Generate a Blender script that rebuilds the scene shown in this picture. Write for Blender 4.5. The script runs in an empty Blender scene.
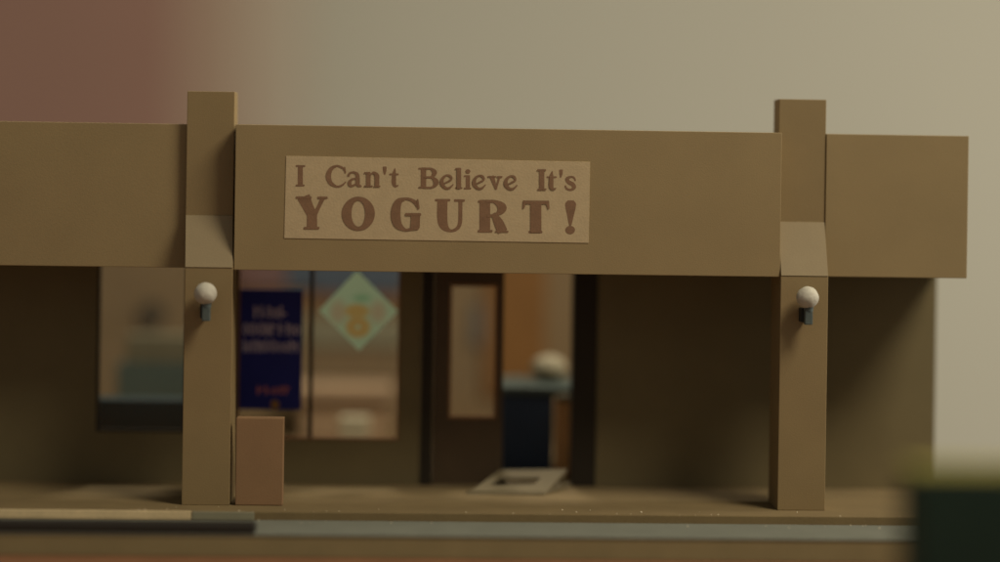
import bpy, bmesh, math, random
from mathutils import Vector, Matrix, noise
random.seed(4)
scene = bpy.context.scene
C = scene.collection

# ------------------------------------------------------------------ camera frame
# one unit = 100 photo pixels at the plane of the pillar fronts (Y = 0)
PSI, ROLL, DIST, FPX, PPY = 0.035, 0.0148, 20.0, 2000.0, 170.0
fwd = Vector((math.sin(PSI), math.cos(PSI), 0))
r0 = Vector((math.cos(PSI), -math.sin(PSI), 0)); u0 = Vector((0, 0, 1))
cr = r0*math.cos(ROLL) + u0*math.sin(ROLL)
cu = u0*math.cos(ROLL) - r0*math.sin(ROLL)
def ray(px, py):
    return fwd + cr*((px-500)/FPX) - cu*((py-PPY)/FPX)
cam_pos = Vector((-DIST*math.sin(PSI), -DIST*math.cos(PSI), 0))
_r = ray(205, 505); cam_pos.z = -_r.z*(-cam_pos.y/_r.y)
def P(px, py, Y):
    r = ray(px, py); t = (Y-cam_pos.y)/r.y
    return (cam_pos.x+r.x*t, cam_pos.z+r.z*t)
def PX(px, py, Y): return P(px, py, Y)[0]
def PZ(px, py, Y): return P(px, py, Y)[1]

# ------------------------------------------------------------------ materials
def lin(c):
    c /= 255.0
    return c/12.92 if c <= .04045 else ((c+.055)/1.055)**2.4
def mat(name, rgb, rough=.75, var=.10, scale=3.0, bump=.05, fine=60.0, spec=.3, speck=0.0, trans=0.0):
    m = bpy.data.materials.new(name); m.use_nodes = True
    nt = m.node_tree; b = nt.nodes['Principled BSDF']
    base = [lin(v) for v in rgb]
    tc = nt.nodes.new('ShaderNodeTexCoord')
    n1 = nt.nodes.new('ShaderNodeTexNoise'); n1.inputs['Scale'].default_value = scale; n1.inputs['Detail'].default_value = 5
    n2 = nt.nodes.new('ShaderNodeTexNoise'); n2.inputs['Scale'].default_value = fine; n2.inputs['Detail'].default_value = 3
    nt.links.new(tc.outputs['Object'], n1.inputs['Vector']); nt.links.new(tc.outputs['Object'], n2.inputs['Vector'])
    mx = nt.nodes.new('ShaderNodeMath'); mx.operation = 'MULTIPLY_ADD'
    nt.links.new(n1.outputs['Fac'], mx.inputs[0]); mx.inputs[1].default_value = .6
    m2 = nt.nodes.new('ShaderNodeMath'); m2.operation = 'MULTIPLY'; m2.inputs[1].default_value = .4
    nt.links.new(n2.outputs['Fac'], m2.inputs[0]); nt.links.new(m2.outputs[0], mx.inputs[2])
    cr_ = nt.nodes.new('ShaderNodeValToRGB')
    cr_.color_ramp.elements[0].position = .3; cr_.color_ramp.elements[1].position = .7
    cr_.color_ramp.elements[0].color = [v*(1-var) for v in base]+[1]
    cr_.color_ramp.elements[1].color = [min(1, v*(1+var)) for v in base]+[1]
    nt.links.new(mx.outputs[0], cr_.inputs['Fac'])
    nt.links.new(cr_.outputs['Color'], b.inputs['Base Color'])
    b.inputs['Roughness'].default_value = rough
    b.inputs['Specular IOR Level'].default_value = spec
    if trans:
        tl = nt.nodes.new('ShaderNodeBsdfTranslucent'); ms = nt.nodes.new('ShaderNodeMixShader'); ms.inputs[0].default_value = trans
        nt.links.new(cr_.outputs['Color'], tl.inputs['Color'])
        nt.links.new(b.outputs[0], ms.inputs[1]); nt.links.new(tl.outputs[0], ms.inputs[2])
        nt.links.new(ms.outputs[0], nt.nodes['Material Output'].inputs['Surface'])
    if bump:
        bp = nt.nodes.new('ShaderNodeBump'); bp.inputs['Strength'].default_value = bump; bp.inputs['Distance'].default_value = .02
        nt.links.new(n2.outputs['Fac'], bp.inputs['Height']); nt.links.new(bp.outputs['Normal'], b.inputs['Normal'])
    return m
def glass_mat():
    m = bpy.data.materials.new('clear_acetate'); m.use_nodes = True
    nt = m.node_tree; nt.nodes.clear()
    out = nt.nodes.new('ShaderNodeOutputMaterial'); mix = nt.nodes.new('ShaderNodeMixShader')
    tr = nt.nodes.new('ShaderNodeBsdfTransparent'); gl = nt.nodes.new('ShaderNodeBsdfGlossy')
    tr.inputs['Color'].default_value = (.97, .97, .95, 1); gl.inputs['Roughness'].default_value = .08
    lw = nt.nodes.new('ShaderNodeLayerWeight'); pw = nt.nodes.new('ShaderNodeMath'); pw.operation = 'POWER'; pw.inputs[1].default_value = 4
    fr = nt.nodes.new('ShaderNodeMath'); fr.operation = 'MULTIPLY_ADD'; fr.inputs[1].default_value = .5; fr.inputs[2].default_value = .02
    nt.links.new(lw.outputs['Facing'], pw.inputs[0]); nt.links.new(pw.outputs[0], fr.inputs[0])
    nt.links.new(fr.outputs[0], mix.inputs[0]); nt.links.new(tr.outputs[0], mix.inputs[1]); nt.links.new(gl.outputs[0], mix.inputs[2])
    nt.links.new(mix.outputs[0], out.inputs['Surface'])
    return m
M = dict(
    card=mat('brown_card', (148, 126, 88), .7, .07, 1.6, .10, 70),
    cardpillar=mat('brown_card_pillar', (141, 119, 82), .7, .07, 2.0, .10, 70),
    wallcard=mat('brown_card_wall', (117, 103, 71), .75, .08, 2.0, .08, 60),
    paper=mat('kraft_paper', (188, 165, 128), .8, .07, 9, .12, 45),
    ink=mat('brown_ink', (132, 100, 74), .8, .14, 12, .1, 60),
    box=mat('pinkish_card', (142, 110, 78), .75, .06, 4, .08, 60),
    globe=mat('matte_white_plaster', (188, 180, 162), .65, .08, 8, .5, 14),
    greymetal=mat('grey_plastic', (84, 92, 88), .5, .1, 10, .1),
    darkmetal=mat('dark_plastic', (44, 46, 42), .6, .1, 10, .1),
    pave=mat('pavement_card', (120, 101, 68), .8, .12, 2.5, .2, 50),
    road=mat('grey_board', (114, 114, 101), .7, .10, 3, .15, 40),
    olive=mat('board_edge', (138, 122, 86), .8, .1, 3, .1),
    table=mat('orange_wood', (124, 84, 56), .6, .15, 2, .05),
    black=mat('black_strip', (46, 42, 36), .6, .1, 4, .05),
    beige=mat('pale_paper', (218, 192, 148), .8, .14, 4, .1, 30),
    greypaper=mat('grey_paper', (138, 132, 108), .8, .1, 4, .1),
    dark=mat('dark_frame', (46, 38, 26), .7, .1, 4, .05),
    door=mat('door_brown', (84, 67, 46), .6, .1, 4, .05),
    doorframe=mat('door_trim', (136, 96, 60), .6, .1, 4, .05),
    blue=mat('poster_blue', (32, 37, 118), .6, .12, 4, .02),
    postertext=mat('poster_text', (206, 190, 206), .7, .1, 4, 0),
    posterred=mat('poster_red', (196, 116, 112), .7, .1, 4, 0),
    orange=mat('orange_ink', (206, 152, 84), .7, .15, 6, 0, trans=.5),
    green=mat('pale_green_paper', (198, 228, 200), .7, .06, 2, .02, trans=.82),
    pinkpaper=mat('pale_pink_paper', (204, 172, 146), .7, .12, 2, .02, trans=.6),
    mint=mat('mint_ink', (140, 186, 152), .7, .12, 2, .02, trans=.6),
    tan=mat('inside_tan', (138, 115, 84), .8, .08, 1.2, .03),
    peach=mat('counter_peach', (176, 147, 117), .6, .08, 2, .03),
    amber=mat('amber_panel', (136, 96, 52), .6, .12, 1.5, .03),
    cream=mat('cream', (188, 176, 148), .6, .06, 3, .03),
    teal=mat('grey_teal', (76, 86, 78), .6, .1, 2, .03),
    navy=mat('dark_navy', (56, 70, 92), .6, .12, 2, .03),
    menublue=mat('menu_blue', (84, 94, 108), .6, .12, 2, .02),
    menupink=mat('menu_pink', (124, 94, 90), .6, .12, 2, .02),
    frame=mat('pale_frame', (114, 101, 74), .7, .1, 4, .08),
    wood=mat('brown_wood', (200, 150, 96), .6, .12, 3, .04),
    blockdark=mat('dark_green_card', (25, 44, 32), .7, .12, 2, .05),
    blocktop=mat('yellow_green_card', (126, 116, 42), .7, .12, 2, .05),
    wall=mat('beige_wall', (194, 187, 167), .9, .03, .05, .02, 8),
    red=mat('red_panel', (150, 114, 97), .8, .08, .1, .02, 8),
    redtrim=mat('dusty_trim', (166, 140, 118), .8, .05, .1, .02, 8),
    palestrip=mat('pale_strip', (180, 163, 141), .8, .05, .1, .02, 8),
    tray=mat('tray_olive', (108, 100, 76), .7, .1, 3, .05),
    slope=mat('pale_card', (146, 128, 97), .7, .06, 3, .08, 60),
    smudge=mat('brown_grey', (86, 74, 56), .7, .1, 3, .05),
    beigedim=mat('dim_cream', (166, 154, 126), .7, .06, 3, .05),
    crate=mat('dark_blue_green', (50, 68, 70), .6, .1, 2, .03),
    panereflection=mat('pane_reflection_tone', (112, 108, 102), .6, .1, 2, .03),  # flat tone painted for the bluish reflection in the door pane
    dust=mat('dust', (220, 205, 175), .9, .1, 4, 0),
    glass=glass_mat(),
)

# ------------------------------------------------------------------ mesh helpers
def add_box(bm, x0, x1, y0, y1, z0, z1, bev=0.0):
    b = bmesh.new()
    v = [b.verts.new((x, y, z)) for z in (z0, z1) for (x, y) in ((x0, y0), (x1, y0), (x1, y1), (x0, y1))]
    for f in ((3, 2, 1, 0), (4, 5, 6, 7), (0, 1, 5, 4), (1, 2, 6, 5), (2, 3, 7, 6), (3, 0, 4, 7)):
        b.faces.new([v[i] for i in f])
    if bev:
        bmesh.ops.bevel(b, geom=b.edges[:], offset=bev, segments=2, profile=.6, affect='EDGES')
    merge(bm, b)
def merge(bm, b):
    me = bpy.data.meshes.new('tmp'); b.to_mesh(me); b.free(); bm.from_mesh(me); bpy.data.meshes.remove(me)
def add_prism(bm, poly, axis, a0, a1, bev=0.0):
    """poly: 2-D outline; axis 'x': (y,z) extruded along x, 'y': (x,z) along y, 'z': (x,y) along z"""
    b = bmesh.new()
    def pt(p, a):
        return {'x': (a, p[0], p[1]), 'y': (p[0], a, p[1]), 'z': (p[0], p[1], a)}[axis]
    lo = [b.verts.new(pt(p, a0)) for p in poly]; hi = [b.verts.new(pt(p, a1)) for p in poly]
    n = len(poly)
    b.faces.new(lo); b.faces.new(hi[::-1])
    for i in range(n):
        b.faces.new((lo[i], hi[i], hi[(i+1) % n], lo[(i+1) % n]))
    bmesh.ops.recalc_face_normals(b, faces=b.faces[:])
    if bev:
        bmesh.ops.bevel(b, geom=b.edges[:], offset=bev, segments=2, profile=.6, affect='EDGES')
    merge(bm, b)
def add_cyl(bm, p0, p1, r0_, r1_=None, n=24):
    r1_ = r0_ if r1_ is None else r1_
    p0, p1 = Vector(p0), Vector(p1); d = p1-p0
    mtx = Matrix.Translation((p0+p1)/2) @ d.to_track_quat('Z', 'Y').to_matrix().to_4x4()
    b = bmesh.new()
    bmesh.ops.create_cone(b, cap_ends=True, segments=n, radius1=r0_, radius2=r1_, depth=d.length, matrix=mtx)
    merge(bm, b)
def add_ball(bm, c, r, rough=0.0, sq=(1, 1, 1)):
    b = bmesh.new()
    bmesh.ops.create_icosphere(b, subdivisions=4, radius=1)
    for v in b.verts:
        k = 1+rough*noise.noise(v.co*2.3+Vector(c)*3)
        v.co = Vector((v.co.x*r*sq[0]*k, v.co.y*r*sq[1]*k, v.co.z*r*sq[2]*k))+Vector(c)
    for f in b.faces: f.smooth = True
    merge(bm, b)
def obj(name, bm, m, parent=None, origin=None):
    me = bpy.data.meshes.new(name)
    if origin is not None:
        bmesh.ops.translate(bm, verts=bm.verts[:], vec=-Vector(origin))
    bm.to_mesh(me); bm.free()
    o = bpy.data.objects.new(name, me); C.objects.link(o)
    me.materials.append(m)
    if origin is not None: o.location = origin
    if parent:
        o.parent = parent
        o.matrix_parent_inverse = Matrix.Translation(-Vector(parent.location))
    return o
def tag(o, label, cat, group=None):
    o['label'] = label; o['category'] = cat
    if group: o['group'] = group
    return o
def thing(name, label, cat, loc, group=None):
    o = bpy.data.objects.new(name, None); C.objects.link(o); o.location = loc; o.empty_display_size = .2
    return tag(o, label, cat, group)
def struct(name, bm, m):
    o = obj(name, bm, m); o['kind'] = 'structure'; return o
def boxobj(name, m, x0, x1, y0, y1, z0, z1, parent=None, bev=.006, origin=None):
    bm = bmesh.new(); add_box(bm, x0, x1, y0, y1, z0, z1, bev); return obj(name, bm, m, parent, origin)
def boxpx(name, m, xa, xb, ya, yb, Y0, Y1, parent=None, bev=.006, z0=None):
    """front face of the box spans photo columns xa..xb, rows ya..yb at distance Y0"""
    xm, ym = (xa+xb)/2, (ya+yb)/2
    return boxobj(name, m, PX(xa, ym, Y0), PX(xb, ym, Y0), Y0, Y1, PZ(xm, yb, Y0) if z0 is None else z0, PZ(xm, ya, Y0), parent, bev)
def add_holed(bm, x0, x1, z0, z1, y0, y1, holes):
    xs = sorted({x0, x1, *[h[0] for h in holes], *[h[1] for h in holes]})
    zs = sorted({z0, z1, *[h[2] for h in holes], *[h[3] for h in holes]})
    nx, nz = len(xs)-1, len(zs)-1
    def solid(i, k):
        if i < 0 or k < 0 or i >= nx or k >= nz: return False
        cx, cz = (xs[i]+xs[i+1])/2, (zs[k]+zs[k+1])/2
        return not any(h[0] < cx < h[1] and h[2] < cz < h[3] for h in holes)
    vc = {}
    def V(i, y, k):
        key = (i, y, k)
        if key not in vc: vc[key] = bm.verts.new((xs[i], y, zs[k]))
        return vc[key]
    for i in range(nx):
        for k in range(nz):
            if not solid(i, k): continue
            bm.faces.new((V(i, y0, k), V(i+1, y0, k), V(i+1, y0, k+1), V(i, y0, k+1)))
            bm.faces.new((V(i, y1, k), V(i, y1, k+1), V(i+1, y1, k+1), V(i+1, y1, k)))
            if not solid(i-1, k): bm.faces.new((V(i, y0, k), V(i, y0, k+1), V(i, y1, k+1), V(i, y1, k)))
            if not solid(i+1, k): bm.faces.new((V(i+1, y0, k), V(i+1, y1, k), V(i+1, y1, k+1), V(i+1, y0, k+1)))
            if not solid(i, k-1): bm.faces.new((V(i, y0, k), V(i, y1, k), V(i+1, y1, k), V(i+1, y0, k)))
            if not solid(i, k+1): bm.faces.new((V(i, y0, k+1), V(i+1, y0, k+1), V(i+1, y1, k+1), V(i, y1, k+1)))

# ------------------------------------------------------------------ the setting
TBL = -.295
XL, XR = -9.0, PX(968, 200, .215)
bm = bmesh.new(); add_box(bm, -18, XR+.15, -9, 6.15, TBL-.4, TBL, .03); struct('table', bm, M['table'])
bm = bmesh.new(); add_box(bm, -90, 90, 42, 42.5, -25, 60); struct('background_wall', bm, M['wall'])
# grey strip of board in front of the pavement, with a brown board under it
roadY = -1.14
bm = bmesh.new(); add_box(bm, XL, XR+.1, roadY, -.352, -.092, -.08, .003); struct('road', bm, M['road'])
bm = bmesh.new(); add_box(bm, XL, XR+.1, roadY+.01, -.354, TBL+.003, -.0935, .004); struct('base_board', bm, M['olive'])
bm = bmesh.new(); add_box(bm, XL, XR+.1, -.35, 6.05, TBL+.003, 0, .008); struct('pavement', bm, M['pave'])

# ------------------------------------------------------------------ the model shop
WY0, WY1 = 1.41, 1.50         # shop front wall
IY = 6.0                      # back of the inside
ZT = PZ(500, 128.5, .03)      # top of the fascia
ZB = PZ(500, 273.3, .03)      # its underside
shop = thing('shop_building', 'brown card model storefront with two square pillars under a deep flat fascia', 'shop', (0, 0, 0))

LX0, LX1 = PX(181.5, 505, 0), PX(229.5, 505, 0)
RX0, RX1 = PX(777.5, 505, 0), PX(825, 505, 0)
def pillar(x0, x1, ztop, zs_hi, zs_lo, dx=0.0):
    bm = bmesh.new()
    add_prism(bm, [(0, 0), (0, zs_lo), (.23, zs_hi), (.23, ztop), (.55, ztop), (.55, 0)], 'x', x0, x1, .007)
    for v in bm.verts:
        if v.co.z > zs_lo+.05: v.co.x += dx      # the upper piece sits a touch off the lower one
    p = obj('pillar', bm, M['cardpillar'], shop)
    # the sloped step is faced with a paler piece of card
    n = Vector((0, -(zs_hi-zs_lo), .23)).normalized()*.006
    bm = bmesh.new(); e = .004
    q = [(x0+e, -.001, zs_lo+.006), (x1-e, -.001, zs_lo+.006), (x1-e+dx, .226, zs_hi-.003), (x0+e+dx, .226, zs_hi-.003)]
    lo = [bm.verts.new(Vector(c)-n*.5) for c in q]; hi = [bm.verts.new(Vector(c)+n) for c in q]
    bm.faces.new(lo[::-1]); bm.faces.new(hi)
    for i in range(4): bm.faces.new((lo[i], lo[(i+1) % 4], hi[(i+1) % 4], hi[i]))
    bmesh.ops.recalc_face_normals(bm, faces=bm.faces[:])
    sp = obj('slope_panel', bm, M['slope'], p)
    return p
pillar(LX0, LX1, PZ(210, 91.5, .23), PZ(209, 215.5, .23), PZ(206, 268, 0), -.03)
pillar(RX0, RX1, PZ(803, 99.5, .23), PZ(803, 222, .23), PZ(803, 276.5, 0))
def fascia(x0, x1, y0, y1, z0, z1):
    bm = bmesh.new(); add_box(bm, x0, x1, y0, y1, z0, z1, .007); return obj('fascia', bm, M['card'], shop)
fascia(XL, LX0-.004, .31, .56, ZB, ZT)
fascia(LX1+.004, RX0-.004, .03, .56, ZB, ZT)
fascia(RX1+.004, XR, .215, .56, ZB, ZT)
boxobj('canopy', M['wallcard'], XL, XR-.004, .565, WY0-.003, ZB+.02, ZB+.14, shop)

# openings in the front wall (x0, x1, z0, z1)
def hole(xa, xb, ya, yb):
    xm, ym = (xa+xb)/2, (ya+yb)/2
    return (PX(xa, ym, WY0), PX(xb, ym, WY0), PZ(xm, yb, WY0), PZ(xm, ya, WY0))
h_left = hole(97, 187, 240, 432); h_mid = hole(237, 400, 240, 440); h_door = hole(421, 597, 240, 487.5)
h_door = (h_door[0], h_door[1], 0.0, h_door[3])
ztop = min(max(h_left[3], h_mid[3], h_door[3]), ZB+.10)
h_left, h_mid, h_door = [(h[0], h[1], h[2], ztop) for h in (h_left, h_mid, h_door)]
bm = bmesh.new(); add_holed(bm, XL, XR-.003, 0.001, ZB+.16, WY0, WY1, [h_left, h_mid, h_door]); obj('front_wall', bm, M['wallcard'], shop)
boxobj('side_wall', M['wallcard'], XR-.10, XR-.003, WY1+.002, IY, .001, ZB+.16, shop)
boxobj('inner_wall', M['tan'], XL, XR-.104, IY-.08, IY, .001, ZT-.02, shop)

# windows
def window(h, mull=None):
    bm = bmesh.new(); t = .022
    x0, x1, z0, z1 = h[0]+.003, h[1]-.003, h[2]+.003, h[3]-.003
    add_holed(bm, x0, x1, z0, z1, WY0+.012, WY1-.01,
              [(x0+t, x1-t, z0+t, z1-t)] if mull is None else [(x0+t, mull-.022, z0+t, z1-t), (mull+.022, x1-t, z0+t, z1-t)])
    w = obj('window', bm, M['doorframe'] if mull else M['dark'], shop)
    if mull:
        boxobj('mullion', M['dark'], mull-.02, mull+.02, WY0+.002, WY0+.011, z0+t, z1-t, w, 0)
        boxobj('pane', M['glass'], x0+t+.002, mull-.024, WY0+.040, WY0+.044, z0+t+.002, z1-t-.002, w, 0)
        boxobj('pane', M['glass'], mull+.024, x1-t-.002, WY0+.040, WY0+.044, z0+t+.002, z1-t-.002, w, 0)
    else:
        boxobj('pane', M['glass'], x0+t+.002, x1-t-.002, WY0+.040, WY0+.044, z0+t+.002, z1-t-.002, w, 0)
    return w
window(h_left); window(h_mid, PX(311, 350, WY0))

# doorway: dark frame posts, a closed leaf with a long pane, the other half open
dx0, dx1, _, dz1 = h_door
ja = PX(433, 380, WY0); jb = PX(573, 380, WY0)
bm = bmesh.new()
add_box(bm, dx0+.003, ja, WY0-.02, WY1+.04, .002, dz1-.003, .004)
obj('door_frame', bm, M['dark'], shop); bm = bmesh.new()
add_box(bm, jb, dx1-.003, WY0-.02, WY1+.30, .002, dz1-.003, .004)
obj('door_frame', bm, M['dark'], shop)
la, lb = ja+.004, PX(503, 380, WY0)
ga, gb = PX(449, 350, WY0), PX(497, 350, WY0)
gz0, gz1 = PZ(473, 419, WY0), PZ(473, 284, WY0)
bm = bmesh.new(); add_holed(bm, la, lb, .012, dz1-.006, WY0+.015, WY0+.075, [(ga, gb, gz0, gz1)])
door = obj('door', bm, M['door'], shop)
bm = bmesh.new(); add_holed(bm, ga+.002, gb-.002, gz0+.002, gz1-.002, WY0+.008, WY0+.07, [(ga+.028, gb-.028, gz0+.03, gz1-.03)])
obj('door_trim', bm, M['doorframe'], door)
boxobj('pane', M['glass'], ga+.03, gb-.03, WY0+.04, WY0+.044, gz0+.032, gz1-.032, door, 0)

# ------------------------------------------------------------------ globe lamps on the pillars
def wall_lamp(px, py, label):
    Yc = -.17
    x, z = P(px, py, Yc)
    t = thing('wall_lamp', label, 'wall lamp', (x, 0, z), 'globe lamps on the pillars')
    bm = bmesh.new(); add_ball(bm, (x, Yc, z), .112, .035, (1, 1, .98)); obj('globe', bm, M['globe'], t)
    bm = bmesh.new(); add_cyl(bm, (x+.012, Yc, z-.08), (x+.012, Yc, z-.135), .05, .046, 20)
    add_box(bm, x-.028, x+.05, Yc-.04, Yc+.04, z-.27, z-.13, .010); obj('socket', bm, M['greymetal'], t)
    bm = bmesh.new(); add_box(bm, x-.055, x+.01, Yc+.042, -.001, z-.25, z-.11, .008); obj('bracket', bm, M['darkmetal'], t)
    return t
wall_lamp(205.5, 293.5, 'round white globe lamp on the pillar beside the paper sign and blue poster')
wall_lamp(807.5, 297.5, 'round white globe lamp on the pillar nearest the end of the shop')

# ------------------------------------------------------------------ paper sign
SY = .03
SY += .006
sign = thing('shop_sign', 'pale kraft paper sign with brown lettering glued on the fascia', 'sign', (PX(437, 240, SY), SY, PZ(437, 240, SY)))
corn = [P(286.2, 156, SY), P(590, 162, SY), P(588.6, 243, SY), P(284.3, 238.2, SY)]
bm = bmesh.new(); add_prism(bm, corn, 'y', SY-.012, SY-.004, .002); obj('board', bm, M['paper'], sign)

def smooth(pts, n=7):
    if len(pts) < 3: return pts
    out = []
    q = [pts[0]]+list(pts)+[pts[-1]]
    for i in range(1, len(q)-2):
        for k in range(n):
            t = k/n; r = []
            for c in range(3):
                a, b, d, e = q[i-1][c], q[i][c], q[i+1][c], q[i+2][c]
                r.append(.5*(2*b+(d-a)*t+(2*a-5*b+4*d-e)*t*t+(3*b-a-3*d+e)*t**3))
            out.append(tuple(r))
    out.append(tuple(pts[-1]))
    return out
class Ink:
    def __init__(s): s.bm = bmesh.new(); s.k = 0
    def face(s, pts, fn):
        s.k += 1; y = s.y0-.0012-.00045*(s.k % 13)
        vs = [s.bm.verts.new((p[0], y, p[1])) for p in (fn(*q) for q in pts)]
        s.bm.faces.new(vs)
    def quads(s, A, B, fn):
        s.k += 1; y = s.y0-.0012-.00045*(s.k % 13)
        va = [s.bm.verts.new((p[0], y-.00035*i/len(A), p[1])) for i, p in enumerate(fn(*q) for q in A)]
        vb = [s.bm.verts.new((p[0], y-.00035*i/len(A), p[1])) for i, p in enumerate(fn(*q) for q in B)]
        for i in range(len(va)-1): s.bm.faces.new((va[i], va[i+1], vb[i+1], vb[i]))
    def stroke(s, pts, fn, rnd=.25):
        pts = smooth(pts)
        # small rounded ends, as on soft old-style type
        def ext(a, b):
            dx, dy = a[0]-b[0], a[1]-b[1]; L = math.hypot(dx, dy) or 1
            e = min(a[2]*rnd, 4)
            return (a[0]+dx/L*e, a[1]+dy/L*e, max(a[2]-2*e, a[2]*.45))
        pts = [ext(pts[0], pts[1])]+list(pts)+[ext(pts[-1], pts[-2])]
        A, B = [], []
        for i, p in enumerate(pts):
            a, b = pts[max(i-1, 0)], pts[min(i+1, len(pts)-1)]
            dx, dy = b[0]-a[0], b[1]-a[1]; L = math.hypot(dx, dy) or 1
            nx, ny = -dy/L*p[2]/2, dx/L*p[2]/2
            A.append((p[0]+nx, p[1]+ny)); B.append((p[0]-nx, p[1]-ny))
        s.quads(A, B, fn)
    def ring(s, cx, cy, rx, ry, ix, iy, fn, n=48):
        A = [(cx+rx*math.cos(6.28319*i/n), cy+ry*math.sin(6.28319*i/n)) for i in range(n+1)]
        B = [(cx+ix*math.cos(6.28319*i/n), cy+iy*math.sin(6.28319*i/n)) for i in range(n+1)]
        s.quads(A, B, fn)
    def dot(s, cx, cy, rx, ry, fn, n=28):
        s.face([(cx+rx*math.cos(6.28319*i/n), cy+ry*math.sin(6.28319*i/n)) for i in range(n)], fn)
def zoomfn(ox, oy, k, Y):
    return lambda x, y: P(ox+x/k, oy+y/k, Y)
K = 749/120.0
fa, fb, fc = zoomfn(285, 155, K, SY-.012), zoomfn(400, 155, K, SY-.012), zoomfn(475, 155, K, SY-.012)
def sh(pts, dx, dy=0): return [(p[0]+dx, p[1]+dy, p[2]) for p in pts]

ln = Ink(); ln.y0 = SY-.012
def S(fn, *strokes):
    for p in strokes: ln.stroke(p, fn)
S(fa, [(96, 68, 31), (96, 192, 31)], [(70, 69, 11), (124, 69, 11)], [(69, 190, 11), (119, 190, 11)])
S(fa, [(374, 100, 8), (358, 80, 13), (322, 69, 13), (286, 90, 26), (271, 132, 33), (286, 175, 25), (325, 197, 13), (356, 189, 12), (380, 168, 7)],
  [(372, 76, 8), (377, 112, 10)])
S(fa, [(396, 130, 16), (404, 115, 13), (428, 108, 12), (451, 122, 22), (454, 160, 27), (456, 186, 24), (477, 195, 8)],
  [(448, 146, 10), (418, 153, 13), (403, 174, 24), (414, 193, 15), (446, 181, 10)])
S(fa, [(521, 110, 27), (521, 196, 27)], [(496, 195, 9), (546, 195, 9)], [(496, 112, 9), (522, 111, 10)],
  [(531, 127, 8), (553, 110, 14), (574, 128, 27), (575, 150, 27), (575, 196, 27)], [(556, 196, 9), (594, 196, 9)])
S(fa, [(622, 76, 25), (622, 98, 22), (622, 122, 9)])
S(fa, [(686, 86, 8), (681, 118, 24), (680, 140, 27), (680, 176, 27), (689, 195, 16), (707, 190, 7)], [(654, 121, 11), (707, 121, 11)])
S(fb, [(147, 82, 33), (147, 205, 33)], [(118, 85, 11), (150, 85, 11)], [(118, 203, 11), (150, 203, 11)],
  [(150, 86, 12), (192, 86, 13), (216, 110, 30), (194, 137, 13), (150, 139, 11)],
  [(150, 139, 11), (200, 141, 13), (226, 170, 34), (202, 201, 13), (150, 203, 12)])
E = [(268, 181, 8), (300, 166, 11), (321, 152, 12), (314, 133, 15), (291, 127, 11), (266, 148, 20), (262, 178, 25), (283, 205, 16), (309, 205, 13), (332, 184, 7)]
S(fb, E, sh(E, 202, 2), sh(E, 399, 5))
S(fb, [(368, 84, 27), (368, 208, 27)], [(348, 86, 10), (368, 86, 10)], [(345, 207, 10), (387, 207, 10)])
S(fb, [(424, 130, 27), (424, 210, 27)], [(401, 132, 10), (424, 132, 10)], [(401, 209, 10), (442, 209, 10)])
ln.dot(424, 103, 15, 14, fb)
S(fb, [(574, 134, 28), (600, 212, 14)], [(621, 136, 13), (599, 212, 11)], [(549, 136, 10), (598, 136, 10)], [(607, 137, 10), (637, 137, 10)])
S(fc, [(417, 93, 31), (417, 217, 31)], [(390, 95, 11), (441, 95, 11)], [(393, 215, 11), (443, 215, 11)])
S(fc, [(482, 104, 8), (477, 135, 24), (476, 158, 27), (476, 194, 27), (486, 213, 16), (505, 208, 7)], [(449, 139, 11), (507, 139, 11)])
S(fc, [(537, 95, 24), (537, 116, 20), (535, 139, 8)])
S(fc, [(626, 160, 9), (618, 142, 11), (598, 137, 13), (575, 149, 22), (584, 168, 24), (610, 184, 26), (619, 203, 22), (598, 217, 14), (574, 211, 12), (563, 192, 9)])
obj('lettering', ln.bm, M['ink'], sign)

ln = Ink(); ln.y0 = SY-.012
S(fa, [(117, 264, 82), (140, 315, 68), (166, 368, 62)], [(236, 268, 30), (210, 325, 24), (182, 376, 34)], [(170, 350, 58), (169, 385, 62), (169, 458, 64)],
  [(71, 266, 15), (163, 266, 15)], [(206, 267, 15), (263, 267, 15)], [(121, 456, 16), (211, 456, 16)])
ln.ring(458, 366, 103, 106, 43, 81, fa)
S(fb, [(106, 322, 10), (95, 296, 20), (66, 278, 17), (30, 274, 17), (-12, 298, 46), (-27, 368, 60), (-12, 434, 50), (32, 466, 17), (62, 464, 18)],
  [(96, 368, 60), (97, 400, 56), (94, 452, 58)], [(58, 464, 16), (112, 455, 24)], [(36, 371, 17), (128, 371, 17)], [(110, 278, 10), (116, 334, 14)])
S(fb, [(265, 280, 64), (264, 395, 64), (277, 445, 52), (314, 473, 19), (354, 461, 22), (374, 425, 25), (377, 350, 25), (377, 282, 25)],
  [(222, 282, 15), (310, 282, 15)], [(341, 284, 15), (401, 285, 15)])
S(fb, [(530, 284, 66), (530, 478, 66)], [(491, 290, 15), (535, 290, 15)], [(489, 475, 15), (574, 475, 15)],
  [(540, 291, 18), (594, 292, 22), (637, 330, 58), (602, 371, 20), (545, 381, 18)],
  [(584, 368, 30), (614, 418, 56), (640, 476, 62)], [(596, 478, 10), (675, 478, 10)])
S(fc, [(380, 290, 68), (380, 480, 68)], [(303, 295, 22), (458, 297, 22)], [(311, 288, 24), (302, 333, 10)], [(450, 290, 24), (460, 335, 10)], [(337, 481, 15), (417, 481, 15)])
S(fc, [(597, 288, 44), (597, 303, 66), (597, 330, 62), (596, 390, 36), (595, 436, 16)])
ln.dot(594, 468, 30, 26, fc)
obj('lettering', ln.bm, M['ink'], sign)

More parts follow.
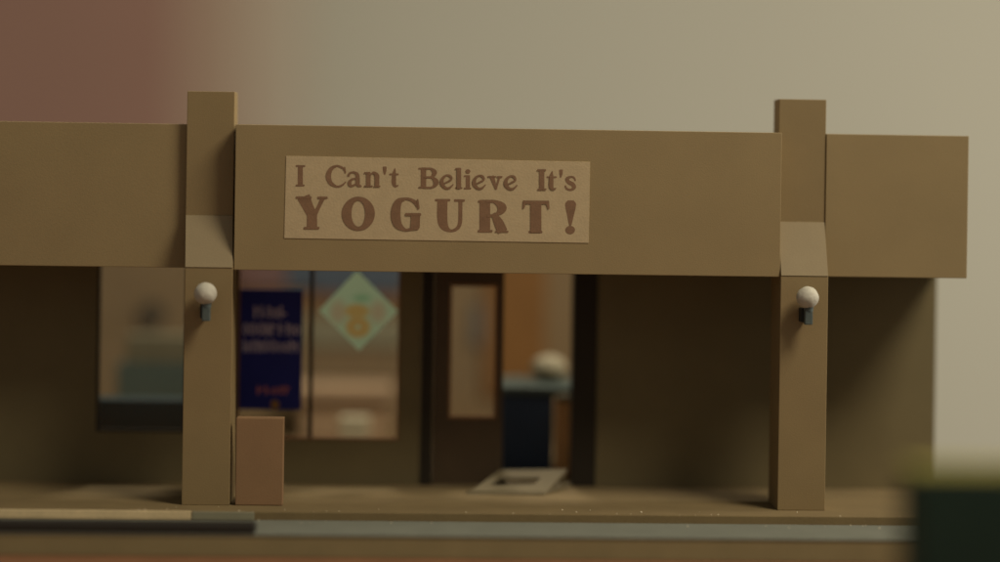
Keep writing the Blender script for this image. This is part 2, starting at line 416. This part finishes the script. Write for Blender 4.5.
# ------------------------------------------------------------------ posters in the window
PYB = WY0+.036
pb = thing('poster', 'dark navy blue poster hanging in the window beside the pillar', 'poster', (PX(270, 409, PYB), PYB, PZ(270, 409, PYB)))
boxpx('sheet', M['blue'], 238.5, 302, 289.5, 409.5, PYB-.006, PYB, pb, 0)
def rows(spec, m, name):
    ink = Ink(); ink.y0 = PYB-.006
    fn = lambda x, y: P(x, y, PYB-.008)
    for (xa, xb, yc, h) in spec:
        x = xa
        while x < xb-2:
            w = random.uniform(4.8, 7.2); hh = h*random.choice((.8, 1, 1))
            kind = random.random()
            if kind < .4: ink.ring(x+w/2, yc+(h-hh)/2, w*.48, hh/2, w*.2, hh/2-1.4, fn, 20)
            else:
                ink.stroke([(x+1, yc-h/2, 1.8), (x+1, yc+h/2, 1.8)], fn)
                ink.stroke([(x+1, yc+random.uniform(-.3, .3)*h, 1.5), (x+w-1, yc+random.uniform(-.3, .3)*h, 1.5)], fn)
                if kind < .7: ink.stroke([(x+w-1, yc-h/2+2, 1.8), (x+w-1, yc+h/2, 1.8)], fn)
            x += w+1.0
    return obj(name, ink.bm, m, pb)
rows([(254, 290, 312, 12), (243, 301, 329, 12), (243, 300, 346, 12)], M['postertext'], 'lettering')
rows([(257, 287, 390, 8)], M['posterred'], 'lettering')
ink = Ink(); ink.y0 = PYB-.006; ink.dot(275, 404.5, 4.5, 4.5, lambda x, y: P(x, y, PYB-.008)); obj('emblem', ink.bm, M['orange'], pb)

DY = WY0+.036
dm = thing('diamond_sign', 'pale green diamond sign with an orange motif hanging in the window', 'sign', (PX(358, 351, DY), DY, PZ(358, 351, DY)))
bm = bmesh.new(); bm.faces.new([bm.verts.new((q[0], DY-.004, q[1])) for q in (P(319, 310.5, DY), P(359, 351, DY), P(398, 311, DY), P(357, 270.5, DY))])
obj('sheet', bm, M['green'], dm)      # one thin sheet of paper

def print_on(m, base, marks):
    """colour marks printed on a sheet: (x, z, half width, half height, inner radius, soft, colour)"""
    nt = m.node_tree; tc = nt.nodes.new('ShaderNodeTexCoord'); last = None
    ramp = [n for n in nt.nodes if n.type == 'VALTORGB'][0]
    cur = ramp.outputs['Color']
    users = [l.to_socket for l in list(cur.links)]
    for (x, z, rx, rz, inner, soft, col) in marks:
        sub = nt.nodes.new('ShaderNodeVectorMath'); sub.operation = 'SUBTRACT'; sub.inputs[1].default_value = (x, 0, z)
        mul = nt.nodes.new('ShaderNodeVectorMath'); mul.operation = 'MULTIPLY'; mul.inputs[1].default_value = (1/rx, 0, 1/rz)
        ln_ = nt.nodes.new('ShaderNodeVectorMath'); ln_.operation = 'LENGTH'
        rp_ = nt.nodes.new('ShaderNodeValToRGB'); e = rp_.color_ramp.elements
        e[0].position = 1-soft; e[0].color = (1, 1, 1, 1); e[1].position = 1; e[1].color = (0, 0, 0, 1)
        if inner:
            a = e.new(max(0, inner-.08)); a.color = (0, 0, 0, 1); a2 = e.new(inner); a2.color = (1, 1, 1, 1)
        mx = nt.nodes.new('ShaderNodeMix'); mx.data_type = 'RGBA'
        nt.links.new(tc.outputs['Object'], sub.inputs[0]); nt.links.new(sub.outputs[0], mul.inputs[0])
        nt.links.new(mul.outputs[0], ln_.inputs[0]); nt.links.new(ln_.outputs['Value'], rp_.inputs['Fac'])
        nt.links.new(rp_.outputs['Color'], mx.inputs[0]); nt.links.new(cur, mx.inputs[6])
        mx.inputs[7].default_value = [lin(v) for v in col]+[1]
        cur = mx.outputs[2]
    for u in users: nt.links.new(cur, u)
def mk(px, py, wx, wy, inner, soft, col):
    x, z = P(px, py, DY); k = .01*1.07
    return (x, z, wx*k, wy*k, inner, soft, col)
print_on(M['green'], None, [
    mk(338, 312, 12, 17, 0, .7, (204, 196, 168)), mk(378, 312, 12, 16, 0, .7, (204, 196, 168)),
    mk(362, 298, 13, 6, 0, .7, (160, 208, 172)),
    mk(357, 311, 16, 9, 0, .45, (212, 186, 122)), mk(358, 327, 15, 13, .2, .35, (212, 184, 120))])

# ------------------------------------------------------------------ things on the pavement
bx = boxpx('bin', M['box'], 235.8, 283, 418, 504.5, 0.0, .16, None, .008, z0=.003)
tag(bx, 'plain pinkish brown box standing on the pavement right beside a pillar', 'box')

fr = thing('sandwich_board', 'pale folding frame lying collapsed on the pavement in front of the open doorway', 'sandwich board', (PX(506, 495, .8), .8, 0))
def slab(name, m, quad, holeq, th):
    """tilted ring or panel through four 3-D corners"""
    bm = bmesh.new(); q = [Vector(p) for p in quad]
    n = (q[1]-q[0]).cross(q[3]-q[0]).normalized()
    if n.z < 0: n = -n
    def lerp(u, v): return (q[0]*(1-u)+q[1]*u)*(1-v)+(q[3]*(1-u)+q[2]*u)*v
    outer = [lerp(u, v) for u, v in ((0, 0), (1, 0), (1, 1), (0, 1))]
    if holeq:
        a, b, c, d = holeq
        inner = [lerp(u, v) for u, v in ((a, c), (b, c), (b, d), (a, d))]
        loops = [outer, inner]
    else: loops = [outer]
    V = [[[bm.verts.new(p+n*h) for p in L] for L in loops] for h in (0, th)]
    for i in range(4):
        j = (i+1) % 4
        bm.faces.new((V[0][0][i], V[0][0][j], V[1][0][j], V[1][0][i]))
        if holeq:
            bm.faces.new((V[0][1][i], V[0][1][j], V[1][1][j], V[1][1][i]))
            for h in (0, 1): bm.faces.new((V[h][0][i], V[h][0][j], V[h][1][j], V[h][1][i]))
    if not holeq:
        for h in (0, 1): bm.faces.new(V[h][0])
    bmesh.ops.recalc_face_normals(bm, faces=bm.faces[:])
    return obj(name, bm, m, fr)
def p3(px, py, Y):
    x, z = P(px, py, Y); return (x, Y, z)
A_, B_, C_, D_ = p3(467, 496.5, .80), p3(544, 496, .80), p3(567, 471.5, 1.25), p3(500, 472, 1.32)
slab('front_frame', M['frame'], (A_, B_, C_, D_), (.14, .74, .36, .66), .03)
g = lambda p, y=0: (p[0], p[1]+y, .006)
slab('rear_frame', M['frame'], (g(A_, .02), g(B_, .02), (C_[0]+.05, 1.38, .006), (D_[0], 1.38, .006)), (.14, .86, .2, .8), .03)
slab('panel', M['navy'], (g(A_, .05), g(B_, .05), (C_[0], 1.36, .006), (D_[0]+.05, 1.36, .006)), None, .022)  # added dark sheet, its colour stands in for the cabinet's dark reflection
# hinge side props holding the leaf up
bm = bmesh.new(); add_box(bm, D_[0]+.02, D_[0]+.06, 1.285, 1.32, .03, D_[2]-.002); obj('hinge', bm, M['frame'], fr); bm = bmesh.new(); add_box(bm, C_[0]-.06, C_[0]-.02, 1.285, 1.32, .03, C_[2]-.002)
obj('hinge', bm, M['frame'], fr)

# strips on the front edge
def strip(name, m, xa, xb, ya, yb, Y0, Y1, label, cat, bev=.004):
    o = boxpx(name, m, xa, xb, ya, yb, Y0, Y1, None, bev); return tag(o, label, cat)
zt, zb = .004, -.078
o = boxobj('paper_strip', M['beige'], XL+3.0, PX(191, 516, -.38), -.385, -.354, zb, zt, None, .003); tag(o, 'pale beige paper strip along the pavement edge below the window', 'paper strip')
o = boxobj('card_strip', M['greypaper'], PX(192, 516, -.38), PX(254, 516, -.38), -.38, -.354, zb, zt-.004, None, .003); tag(o, 'short grey card strip at the end of the pale paper strip', 'card strip')
bz0 = -.077
bm = bmesh.new(); add_box(bm, XL+2.5, PX(256, 528, -1.1), -1.135, -.985, bz0, bz0+.105, .03)
o = obj('bar', bm, M['black'], None); tag(o, 'thin black bar lying on the grey strip in front of the pavement', 'bar')

# dark block close to the lens
BY = -5.8
gx = PX(914, 520, BY); gz = PZ(960, 470, BY)
blk = thing('block', 'dark green block with a yellow green top, close to the lens', 'block', (gx+1, BY, TBL))
boxobj('body', M['blockdark'], gx, gx+1.9, BY, BY+.45, TBL+.002, gz-.016, blk, .03)
boxobj('lid', M['blocktop'], gx, gx+1.9, BY, BY+.45, gz-.014, gz, blk, .003)

# ------------------------------------------------------------------ inside the shop
b = boxpx('crate', M['crate'], 84, 200, 400, 470, 2.0, 2.4, None, .02, z0=.003); tag(b, 'near black crate standing behind the small window', 'crate')
b = boxpx('cabinet', M['teal'], 116, 206, 364, 470, 4.2, 4.8, None, .02, z0=.003); tag(b, 'grey green cabinet behind the black crate', 'cabinet')
b = boxpx('tray', M['tray'], 126, 206, 336, 363.5, 4.25, 4.7, None, .03, z0=PZ(161, 364, 4.2)+.003); tag(b, 'pale greenish tray on top of the grey green cabinet', 'tray')
x, z = P(153, 314, IY-.09); bm = bmesh.new(); add_cyl(bm, (x, IY-.14, z), (x, IY-.082, z), .17, .15, 28)
tag(obj('clock', bm, M['smudge'], None), 'dark round object on the inner wall above the pale tray', 'wall clock')

b = boxpx('counter', M['peach'], 300, 388, 402, 470, 4.8, 5.6, None, .02, z0=.003)
ct = boxpx('countertop', M['peach'], 292, 392, 388, 401, 4.7, 5.65, b, .02)
tag(b, 'peach coloured counter seen through the pane under the diamond sign', 'counter')
b = boxpx('tub', M['cream'], 339, 369, 418, 445, 3.4, 3.7, None, .03); tag(b, 'small white tub in front of the peach counter', 'tub')
# stool under the tub
zz = b.data.vertices[0].co.z; zlo = min(v.co.z for v in b.data.vertices)
xlo = min(v.co.x for v in b.data.vertices); xhi = max(v.co.x for v in b.data.vertices)
b = boxobj('shelf', M['wood'], xlo-.5, xhi+.4, 3.35, 3.75, .003, zlo-.003, None, .01); tag(b, 'low brown shelf carrying the small white tub', 'shelf')
mb = thing('menu_board', 'long blue and pink menu board high on the inner wall behind the window', 'menu board', (PX(316, 290, IY-.12), IY-.1, PZ(316, 290, IY-.12)))
boxpx('blue_panel', M['menublue'], 314, 405, 255, 292, IY-.14, IY-.083, mb, .004)
boxpx('pink_panel', M['menupink'], 236, 286, 255, 288, IY-.14, IY-.083, mb, .004)
boxpx('blue_panel', M['menublue'], 287, 313, 255, 288, IY-.14, IY-.083, mb, .004)
b = boxpx('rail', M['doorframe'], 250, 404, 294, 304, IY-.12, IY-.083, None, .004); tag(b, 'orange brown rail on the inner wall under the menu board', 'rail')
b = boxpx('hanging_panel', M['greypaper'], 306, 404, 318, 346, IY-.12, IY-.083, None, .004); tag(b, 'greyish panel on the inner wall behind the diamond sign', 'wall panel')

b = boxpx('hanging_panel', M['amber'], 484, 545, 250, 396, IY-.13, IY-.083, None, .004); tag(b, 'amber brown panel on the inner wall seen through the open doorway', 'wall panel')
b = boxpx('hanging_panel', M['panereflection'], 472, 492, 305, 345, IY-.12, IY-.083, None, .004); tag(b, 'small added blue grey panel standing in for a reflection in the door pane', 'wall panel')  # added panel, its colour imitates a bluish reflection on the door glass
b = boxpx('cabinet', M['navy'], 501, 553, 396, 482, 2.2, 3.35, None, .02, z0=.003)
boxpx('cabinet_top', M['teal'], 499, 580, 388, 395.7, 2.16, 3.4, b, .02)
tag(b, 'dark navy cabinet with a grey green top inside the doorway', 'cabinet')
x, z = P(549, 369, 3.0); zz = PZ(535, 388, 2.16)
bm = bmesh.new(); add_ball(bm, (x, 3.0, zz+.145), .205, .05, (1, 1, .73)); tag(obj('bowl', bm, M['beigedim'], None), 'white rounded bowl on the grey green cabinet top inside the doorway', 'bowl')
b = boxpx('stool', M['wood'], 555, 573, 402, 480, 2.0, 2.12, None, .01, z0=.003)
bm = bmesh.new(); x = PX(564, 396, 2.06); add_ball(bm, (x, 2.06, PZ(564, 402, 2.0)+.03), .1, .02, (1, .8, .6)); obj('cap', bm, M['frame'], b)
tag(b, 'narrow orange brown post with a pale rounded cap inside the doorway', 'post')

# ------------------------------------------------------------------ behind the shop
rp = thing('partition', 'tall dull red partition with a dusty trim, blurred behind the shop', 'partition', (PX(0, 100, 38), 38, -20))
x1 = PX(182, 60, 38)
boxobj('panel', M['red'], x1-20, x1, 38, 38.6, -20, 40, rp, 0)
boxobj('trim', M['redtrim'], x1+.01, PX(244, 60, 38), 38.02, 38.5, -20, 40, rp, 0)
boxobj('edge_strip', M['palestrip'], PX(244, 60, 38)+.01, PX(302, 60, 38), 38.04, 38.45, -20, 40, rp, 0)

# dust on the front edge
bm = bmesh.new()
for i in range(46):
    x = random.uniform(-3.5, 4.2); r = random.uniform(.003, .008)
    y, z = random.choice(((random.uniform(-.34, -.1), 0), (random.uniform(-.55, -.37), -.08), (random.uniform(-.34, -.3), 0)))
    b = bmesh.new(); bmesh.ops.create_icosphere(b, subdivisions=1, radius=r)
    for v in b.verts: v.co = v.co*random.uniform(.7, 1.2)+Vector((x, y, z+r*.6))
    merge(bm, b)
d = obj('dust', bm, M['dust']); d['kind'] = 'stuff'

# ------------------------------------------------------------------ light
w = bpy.data.worlds.new('World'); scene.world = w; w.use_nodes = True
w.node_tree.nodes['Background'].inputs['Color'].default_value = (1, .96, .86, 1)
w.node_tree.nodes['Background'].inputs['Strength'].default_value = .165
def area(name, loc, target, size, power, col):
    l = bpy.data.lights.new(name, 'AREA'); l.shape = 'DISK'; l.size = size; l.energy = power; l.color = col
    o = bpy.data.objects.new(name, l); C.objects.link(o); o.location = loc
    o.rotation_euler = (Vector(target)-Vector(loc)).to_track_quat('-Z', 'Y').to_euler(); return o
dirv = Vector((1.3, -1.0, 1.9)).normalized()
area('key_lamp', Vector((0, 0, 2))+dirv*30, (0, 0, 2), 12.0, 6750, (1, .925, .74))
area('added_backlight', (-1, 13, 28), (-1, 1, 1), 6, 3600, (1, .93, .78))  # unseen light added behind the shop to shine through the diamond sheet
area('added_wall_fill', (46, 4, 14), (-4, 42, 3), 12, 12800, (1, .95, .84))  # unseen fill light added off to the side to brighten the background wall

# ------------------------------------------------------------------ camera
cd = bpy.data.cameras.new('camera'); cam = bpy.data.objects.new('camera', cd); C.objects.link(cam)
Mx = Matrix((( cr.x, cu.x, -fwd.x, cam_pos.x), (cr.y, cu.y, -fwd.y, cam_pos.y), (cr.z, cu.z, -fwd.z, cam_pos.z), (0, 0, 0, 1)))
cam.matrix_world = Mx
cd.sensor_width = 36; cd.lens = 72; cd.shift_y = -(281-PPY)/1000
cd.clip_start = .1; cd.clip_end = 500
cd.dof.use_dof = True; cd.dof.focus_distance = 20.05; cd.dof.aperture_fstop = .06
scene.camera = cam
scene.view_settings.view_transform = 'Standard'; scene.view_settings.look = 'None'
scene.view_settings.exposure = 0; scene.view_settings.gamma = 1
